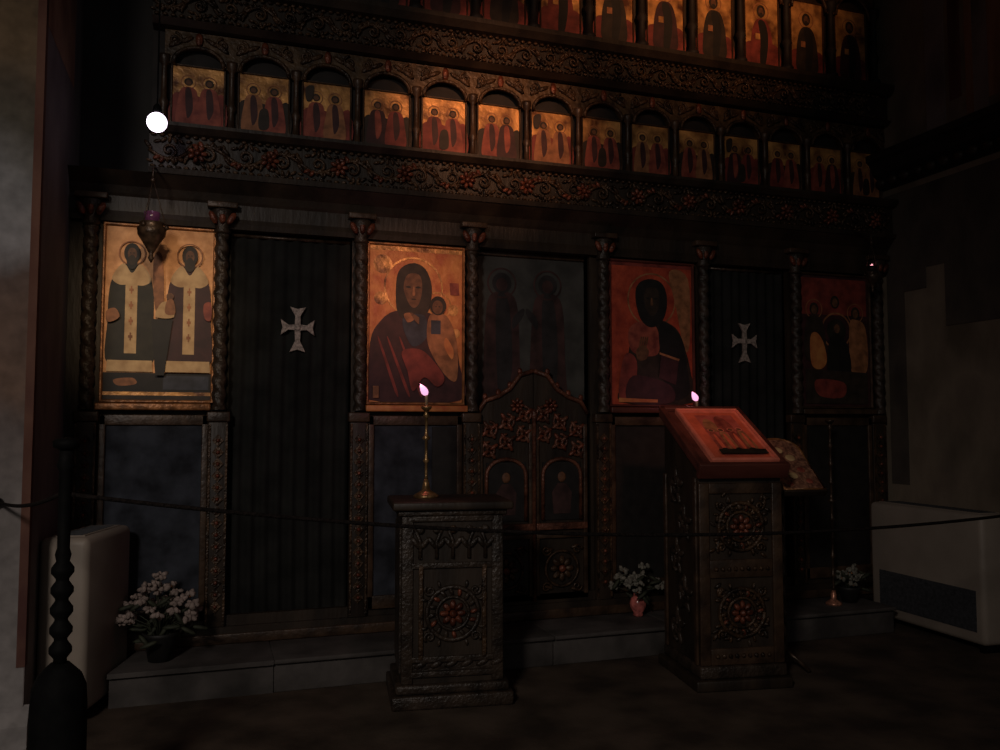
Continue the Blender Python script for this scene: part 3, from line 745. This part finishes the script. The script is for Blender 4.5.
for z in (.41, .88):
    mb = MB(); carved_medallion(mb, 0, z, yf-.010, .130, CARVE, CARVERED)
    for k in range(9): mb.ball((-.15+.0375*k, yf-.018, .65 if z > .6 else .18), (.013, .012, .013), CARVE, 6, 4)
    rr = random.Random(int(z*100))
    for k in range(46):
        px, pz = rr.uniform(-.155, .155), rr.uniform(-.165, .165)
        if math.hypot(px, pz) < .145: continue
        mb.leaf(px, z+pz, yf-.006, rr.uniform(0, 6.28), .05, .02, CARVE if k % 3 else CARVEDIM, .012)
    for k in range(24):
        a = 2*PI*k/24; mb.ball((.105*math.cos(a), yf-.016, z+.105*math.sin(a)), (.009, .010, .009), CARVE, 6, 4)
    mb.build('carved_medallion', LEC)
mb = MB(); mb.M = Matrix.Translation((-w/2-.006, 0, 0)) @ Matrix.Rotation(-PI/2, 4, 'Z')
for k in range(5):
    z = .28+.20*k; s = 1 if k % 2 else -1
    mb.spiral(s*.06, z, 0, .085, 1.6, PI/2*s, CARVEDIM, s, .012)
    for q in range(5): mb.leaf(s*.06, z, 0, q*1.25+.3, .12, .04, CARVEDIM, .012)
for s in (-1, 1): mb.box((s*.225-.02, -.01, .13), (s*.225+.02, .006, 1.15), MOULD, .005)
mb.build('side_carving', LEC)
mb = MB(); mb.M = Matrix.Translation((w/2+.006, 0, 0)) @ Matrix.Rotation(PI/2, 4, 'Z')
for k in range(9): mb.ball((-.23, 0, .2+.11*k), (.02, .014, .045), CARVE, 8, 6)
for k in range(5): mb.spiral(.0, .28+.2*k, 0, .085, 1.6, 0, CARVEDIM, 1, .012)
mb.build('side_carving', LEC)
SL = math.atan2(.322, .60)
DM = Matrix.Translation((0, -.31, 1.207)) @ Matrix.Rotation(SL, 4, 'X')
DL = .70
mb = MB(); mb.M = DM
mb.box((-.255, 0, -.045), (.255, DL, 0), REDWOOD, .008); mb.box((-.265, -.02, -.06), (.265, .015, .03), REDWOOD, .006)
mb.build('desk_top', LEC)
mb = MB(); mb.M = DM
for s in (-1, 1): mb.box((s*.245-.018, .015, 0), (s*.245+.018, DL, .025), REDWOOD, .005)
mb.box((-.26, DL-.03, 0), (.26, DL, .025), REDWOOD, .005)
mb.build('desk_rim', LEC)
# icon lying on the lectern
t = thing('desk_icon', 'orange red icon print lying on the slanted lectern top', 'icon')
t.matrix_world = Matrix.Translation((2.835, -.915, 0)) @ Matrix.Rotation(LR, 4, 'Z') @ DM @ Matrix.Translation((.028, .055, .020)) @ Matrix.Rotation(-PI/2, 4, 'X')
pw, ph = .372, .585
p = Paint(pw, ph, PRINTEDGE, .018)
p.rect(.05, .04, .95, .96, PRINT); p.rect(.22, .10, .86, .93, PRINTPINK)
p.poly([(.26, .28), (.36, .18), (.46, .28), (.46, .44), (.26, .44)], SIENNA)
p.poly([(.48, .24), (.58, .12), (.70, .24), (.70, .44), (.48, .44)], CRIMSON)
for u, m in ((.30, CRIMSON), (.46, SIENNA), (.62, CRIMSON), (.76, SIENNA)):
    p.poly([(u-.06, .52), (u, .46), (u+.06, .52), (u+.07, .84), (u-.07, .84)], m); p.disc(u, .44, .035, SKIN); p.halo(u, .44, .055, PRINTEDGE, .012)
    p.poly([(u-.02, .55), (u+.02, .55), (u+.03, .80), (u-.03, .80)], PRINT)
p.rect(.17, .84, .93, .93, GREENP)
for u in (.28, .50, .72): p.disc(u, .85, .05, GREENP, .03)
p.mb.build('print', t)
frame_mb(pw, ph, .014, .014, PRINTEDGE).build('frame', t)

# ------------------------------------------------------------------ slim stand with arched icon, right of the lectern
SM = (3.225, -.97)
t = thing('slim_stand', 'slim dark turned stand at the right side of the lectern', 'stand', (SM[0], SM[1], 0), LR)
mb = MB()
for k in range(3):
    a = PI/2+2*PI*k/3; mb.tube([(0, 0, .12), (.07*math.cos(a), .07*math.sin(a), .07), (.13*math.cos(a), .13*math.sin(a), .012)], .012, DARKBRASS, 8)
mb.build('tripod_foot', t)
mb = MB(); prof = [(.012, .10)]
for k in range(8):
    z0 = .12+.118*k; prof += [(.009, z0), (.009, z0+.07), (.019, z0+.09), (.010, z0+.108)]
prof += [(.012, 1.07)]
mb.lathe(prof, (0, 0, 0), DARKBRASS, 10); mb.build('pole', t)
SS = math.radians(38)
SDM = Matrix.Translation((.06, -.15, 1.065)) @ Matrix.Rotation(SS, 4, 'X')
mb = MB(); mb.M = SDM; mb.box((-.13, .0, -.03), (.13, .42, -.012), WOOD, .005); mb.box((-.135, -.018, -.03), (.135, .002, .010), WOOD, .004); mb.box((-.125, .05, -.06), (-.045, .30, -.03), WOOD)
mb.build('rest', t)
t2 = thing('arched_icon', 'arched patterned brown icon tilted on the slim stand beside the lectern', 'icon')
t2.matrix_world = Matrix.Translation((SM[0], SM[1], 0)) @ Matrix.Rotation(LR, 4, 'Z') @ SDM
mb = MB(); pts = [(-.125, 0), (.125, 0), (.125, .34)]+[(.125*math.cos(PI*k/12), .36+.10*math.sin(PI*k/12)) for k in range(13)]+[(-.125, .34)]
mb.M = Matrix.Rotation(-PI/2, 4, 'X') @ Matrix.Scale(1, 4)
n = len(pts); mb.M = Matrix.Identity(4)
vs = [(x, y, -.010) for x, y in pts]+[(x, y, .008) for x, y in pts]
mb.add(vs, [tuple(range(n-1, -1, -1)), tuple(range(n, 2*n))]+[(k, (k+1) % n, n+(k+1) % n, n+k) for k in range(n)], BROCADE)
mb.build('panel', t2)
mb = MB(); mb.tube([(x, y, .009) for x, y in pts]+[(pts[0][0], pts[0][1], .009)], .008, FRAMEGOLD, 6); mb.build('rim', t2)
mb = MB()
for x, y, r in ((-.02, .12, .03), (.05, .17, .025), (-.05, .22, .028), (.03, .28, .032), (-.02, .35, .03), (.06, .07, .022), (-.07, .05, .02)):
    mb.ball((x, y, .009), (r, r, .005), CREAMP if r > .029 else CRIMSON, 10, 6)
mb.build('embossed_figures', t2)

# ------------------------------------------------------------------ heaters
def heater(label, loc, rz, L, W, side, TOP=.875):
    """box convector; its long face with the grille looks to local +X (side=1) or -X (side=-1)"""
    t = thing('convector_heater', label, 'heater', loc, rz, 'cream convector heaters')
    mb = MB(); mb.box((-W/2, -L/2, .05), (W/2, L/2, TOP), CREAM, .035)
    
    mb.build('casing', t)
    if side:
     mb = MB(); xs = side*(W/2)
     a, b = sorted((xs-.004, xs+.006)); mb.box((a, -L/2+.06, .13), (b, L/2-.10, .39), GRILLE)
     for k in range(13): 
        c = .14+.019*k; mb.box((a-.003, -L/2+.06, c), (b+.003, L/2-.10, c+.006), GRILLE)
     mb.build('grille', t)['label'] = 'dark louvred grille'
    mb = MB(); mb.box((-W/2+.04, -L/2+.06, TOP-.007), (W/2-.04, L/2-.06, TOP+.004), CREAM)
    for k in range(int((L-.14)/.03)): mb.box((-W/2+.06, -L/2+.07+.03*k, TOP+.001), (W/2-.06, -L/2+.085+.03*k, TOP+.007), GRILLE)
    mb.build('top_vent', t)
    for sy in (-1, 1):
        mb = MB(); mb.box((-W/2+.03, sy*(L/2-.06)-.02, 0), (W/2-.03, sy*(L/2-.06)+.02, .06), IRON, .005); mb.build('foot', t)
heater('cream convector heater by the left pier, seen end on behind the black post', (-.585, -.36, 0), math.radians(-15), .58, .235, 0, .895)
heater('cream convector heater with dark grille along the right wall', (4.772, -.585, 0), math.radians(-3), 1.03, .245, -1)

# ------------------------------------------------------------------ flowers
def bouquet(name, label, loc, pot, petals, R, H, n, seed, flat=.7):
    t = thing(name, label, 'flowers', loc, 0)
    pot(t)
    r = random.Random(seed)
    fl = MB(); lf = MB(); st = MB()
    z0 = pot.top
    for k in range(n):
        a = r.uniform(0, 2*PI); q = R*math.sqrt(r.uniform(0, 1)); hz = z0+H*(1-(q/R)**2*flat)*r.uniform(.55, 1.0)
        c = Vector((q*math.cos(a), q*math.sin(a)*.7, hz))
        st.tube([(0, 0, z0-.06), (c.x*.4, c.y*.4, z0+(hz-z0)*.5), tuple(c)], .003, LEAFM, 5)
        for j in range(7):
            b = j*2*PI/7+r.uniform(0, 1); e = r.uniform(-.2, .8); L = r.uniform(.016, .032)
            fl.ball(tuple(c+Vector((math.cos(b)*L*.8, math.sin(b)*L*.8, e*L))), (L*.8, L*.35, L*.45), petals, 6, 4, b)
        fl.ball(tuple(c), .008, SIENNA, 6, 4)
    for k in range(n):
        a = r.uniform(0, 2*PI); q = R*r.uniform(.2, 1.05); hz = z0+H*r.uniform(-.15, .6)
        lf.ball((q*math.cos(a), q*math.sin(a)*.7, hz), (.05, .018, .012), LEAFM, 8, 4, r.uniform(-1, 1))
    st.build('stems', t); lf.build('leaves', t); fl.build('blossoms', t)
class Pot:
    def __init__(s, prof, m, top, name): s.prof, s.m, s.top, s.name = prof, m, top, name
    def __call__(s, t): mb = MB(); mb.lathe(s.prof, (0, 0, 0), s.m, 20); mb.build(s.name, t)
bouquet('potted_flowers', 'pale flowers in a dark pot beside the left heater', (-.23, -.25, .18), Pot([(.06, 0), (.085, .13), (.095, .15), (.08, .15), (.07, .12)], POTM, .14, 'pot'), PETAL, .21, .32, 34, 3)
bouquet('vase_of_flowers', 'shiny reddish vase of grey flowers on the step left of the lectern', (2.71, -.12, .18), Pot([(.028, 0), (.036, .010), (.030, .022), (.050, .055), (.056, .085), (.046, .118), (.026, .138), (.032, .15), (.026, .15)], REDGLASS, .145, 'vase'), PETALGREY, .17, .19, 22, 5)
bouquet('potted_flowers', 'dull flowers in a dark pot beside the right heater', (4.36, -.20, .18), Pot([(.05, 0), (.07, .09), (.08, .11), (.065, .11), (.06, .09)], POTM, .10, 'pot'), PETALGREY, .13, .17, 14, 9)

# ------------------------------------------------------------------ hanging lamps
def oil_lamp(label, x, y, z, s, glass, fm, lit_r):
    """hanging oil lamp; z is the flame height; hooks into the cornice above"""
    t = thing('hanging_oil_lamp', label, 'lamp', (x, y, z), 0, 'hanging oil lamps')
    mb = MB(); mb.lathe([(.004, -.22*s), (.014*s, -.20*s), (.008*s, -.18*s), (.03*s, -.14*s), (.062*s, -.09*s), (.066*s, -.06*s), (.05*s, -.04*s), (.056*s, -.03*s), (.04*s, -.03*s)], (0, 0, 0), DARKBRASS, 18)
    for k in range(3):
        a = 2*PI*k/3; mb.ball((.065*s*math.cos(a), .065*s*math.sin(a), -.05*s), .012*s, DARKBRASS, 8, 6)
    mb.build('bowl', t)
    mb = MB(); mb.lathe([(.030*s, -.03*s), (.034*s, -.005*s), (.036*s, .02*s), (.033*s, .02*s), (.031*s, -.005*s), (.027*s, -.028*s)], (0, 0, 0), glass, 16); mb.build('glass_cup', t)
    mb = MB(); mb.lathe([(.002, -.012), (lit_r, .0), (lit_r*1.1, .008), (lit_r*.7, .022), (.001, .034)], (0, 0, 0), fm, 10); mb.build('flame', t)
    top = 2.86-z
    for k in range(3):
        a = 2*PI*k/3
        mb = MB(); mb.tube([(.065*s*math.cos(a), .065*s*math.sin(a), -.05*s), (0, 0, top-.08)], .0025, DARKBRASS, 5); mb.build('chain', t)
    mb = MB(); mb.tube([(0, 0, top-.085), (0, 0, top-.02), (0, -y*.5, top+.03), (0, -y-.10, top+.035)], .006, DARKBRASS, 6); mb.ball((0, 0, top-.085), .014, DARKBRASS, 8, 6); mb.build('bracket', t)
FVIOLET = mat('violet_flame', (.8, .4, .7), .5, emit=(.50, .14, .38), estr=.35)
oil_lamp('dark hanging oil lamp with violet glow before the two bishops icon', -.322, -.30, 2.575, 1.15, PURPLE, FVIOLET, .014)
oil_lamp('small hanging oil lamp with red flame before the dim right icon', 4.549, -.30, 2.585, .8, POTM, FLAMEDIM, .017)
# lit white globe
t = thing('globe_lamp', 'glowing white globe lamp hanging at upper left of the altar screen', 'lamp', (-.30, -.45, 3.05))
mb = MB(); mb.ball((0, 0, 0), .052, GLOBE, 24, 16); mb.build('globe', t)
mb = MB(); mb.lathe([(.020, .050), (.024, .058), (.020, .085), (.008, .10)], (0, 0, 0), IRON, 14); mb.build('cap', t)
mb = MB(); mb.tube([(0, 0, .095), (0, 0, 3.15)], .004, IRON, 6); mb.build('cord', t)

# ------------------------------------------------------------------ rope barrier
PA = Vector((-.462, -2.01, 0))
t = thing('rope_post', 'black turned barrier post with wide base in front of left heater', 'post', PA)
mb = MB(); mb.lathe([(.105, 0), (.105, .05), (.090, .07), (.088, .50), (.084, .56), (.068, .60), (.045, .625), (.030, .64)], (0, 0, 0), IRON, 24); mb.build('base', t)
mb = MB(); prof = [(.022, .63)]
for k in range(5): z = .655+.066*k; prof += [(.021, z), (.036, z+.020), (.036, z+.036), (.021, z+.058)]
prof += [(.026, 1.0), (.020, 1.02), (.021, 1.28), (.030, 1.30), (.022, 1.32), (.022, 1.35)]
mb.lathe(prof, (0, 0, 0), IRON, 18); mb.build('shaft', t)
mb = MB(); mb.lathe([(.020, 1.35), (.042, 1.362), (.044, 1.382), (.030, 1.39), (.004, 1.395)], (0, 0, 0), IRON, 18); mb.build('cap', t)
def sag(a, b, s, n=40):
    a, b = Vector(a), Vector(b)
    return [a.lerp(b, k/n)-Vector((0, 0, 4*s*(k/n)*(1-k/n))) for k in range(n+1)]
ZA = 1.20
mb = MB(); mb.tube(sag((PA.x+.02, PA.y, ZA), (4.95, -2.02, 1.10), .19), .0075, ROPE, 8)
o = mb.build('barrier_rope'); tag(o, 'dark sagging rope across the whole room in front of the pedestal and lectern', 'rope')
mb = MB(); mb.lathe([(.03, 0), (.03, .012), (.012, .018), (.012, .045)], (0, 0, 0), IRON, 12); 
hk = mb.build('hook', o); hk.location = (4.955, -2.02, 1.10); hk.rotation_euler = (0, -PI/2, 0)
mb = MB(); mb.tube(sag((PA.x-.02, PA.y, ZA), (-.905, -.875, 1.10), .03, 16), .0075, ROPE, 8); mb.ball((-.905, -.885, 1.10), .024, ROPE, 10, 8)
tag(mb.build('barrier_rope'), 'short dark rope from the black post to a knot on left pier', 'rope')

# ------------------------------------------------------------------ camera
cd = bpy.data.cameras.new('camera'); cam = bpy.data.objects.new('camera', cd); COL.objects.link(cam)
cd.sensor_width = 36; cd.lens = 36*.850; cd.clip_start = .05
cam.location = (0, -5.24, 1.43)
cam.rotation_euler = (PI/2+math.radians(3.5), 0, -math.radians(18.8))
scene.camera = cam

# ------------------------------------------------------------------ light
w = bpy.data.worlds.new('dim_interior'); scene.world = w; w.use_nodes = True
w.node_tree.nodes['Background'].inputs['Color'].default_value = (1, .93, .90, 1)
w.node_tree.nodes['Background'].inputs['Strength'].default_value = .075
def spot(name, loc, target, power, col, size, blend=1.0, rad=.15):
    l = bpy.data.lights.new(name, 'SPOT'); l.energy = power; l.color = col; l.spot_size = math.radians(size); l.spot_blend = blend; l.shadow_soft_size = rad
    o = bpy.data.objects.new(name, l); COL.objects.link(o); o.location = loc
    o.rotation_euler = (Vector(target)-Vector(loc)).to_track_quat('-Z', 'Y').to_euler()
    return o
spot('top_row_added_spot', (2.6, -5.6, 4.6), (3.2, 0, 5.05), 700, (1, .45, .20), 32)  # unseen warm spot added to brighten the top row
spot('middle_row_added_spot', (1.4, -5.4, 4.2), (1.75, 0, 3.48), 700, (1, .45, .22), 18)  # added beam for the middle row, its source is unseen
spot('bishops_added_spot', (-.2, -4.2, 3.4), (-.27, 0, 2.1), 230, (1, .70, .42), 17)  # unseen source put in to lift the bishops icon
spot('centre_added_spot', (1.0, -4.4, 3.2), (1.2, 0, 2.25), 250, (1, .48, .30), 15)  # added unseen light for the woman and child icon
spot('lectern_added_spot', (2.4, -3.8, 3.6), (2.88, -.75, 1.5), 105, (1, .42, .28), 16)  # unseen spot added to brighten the icon on the desk
spot('room_lamp', (-2.3, -7.0, 3.8), (.9, 0, .30), 410, (1, .89, .80), 70, 1.0, .4)
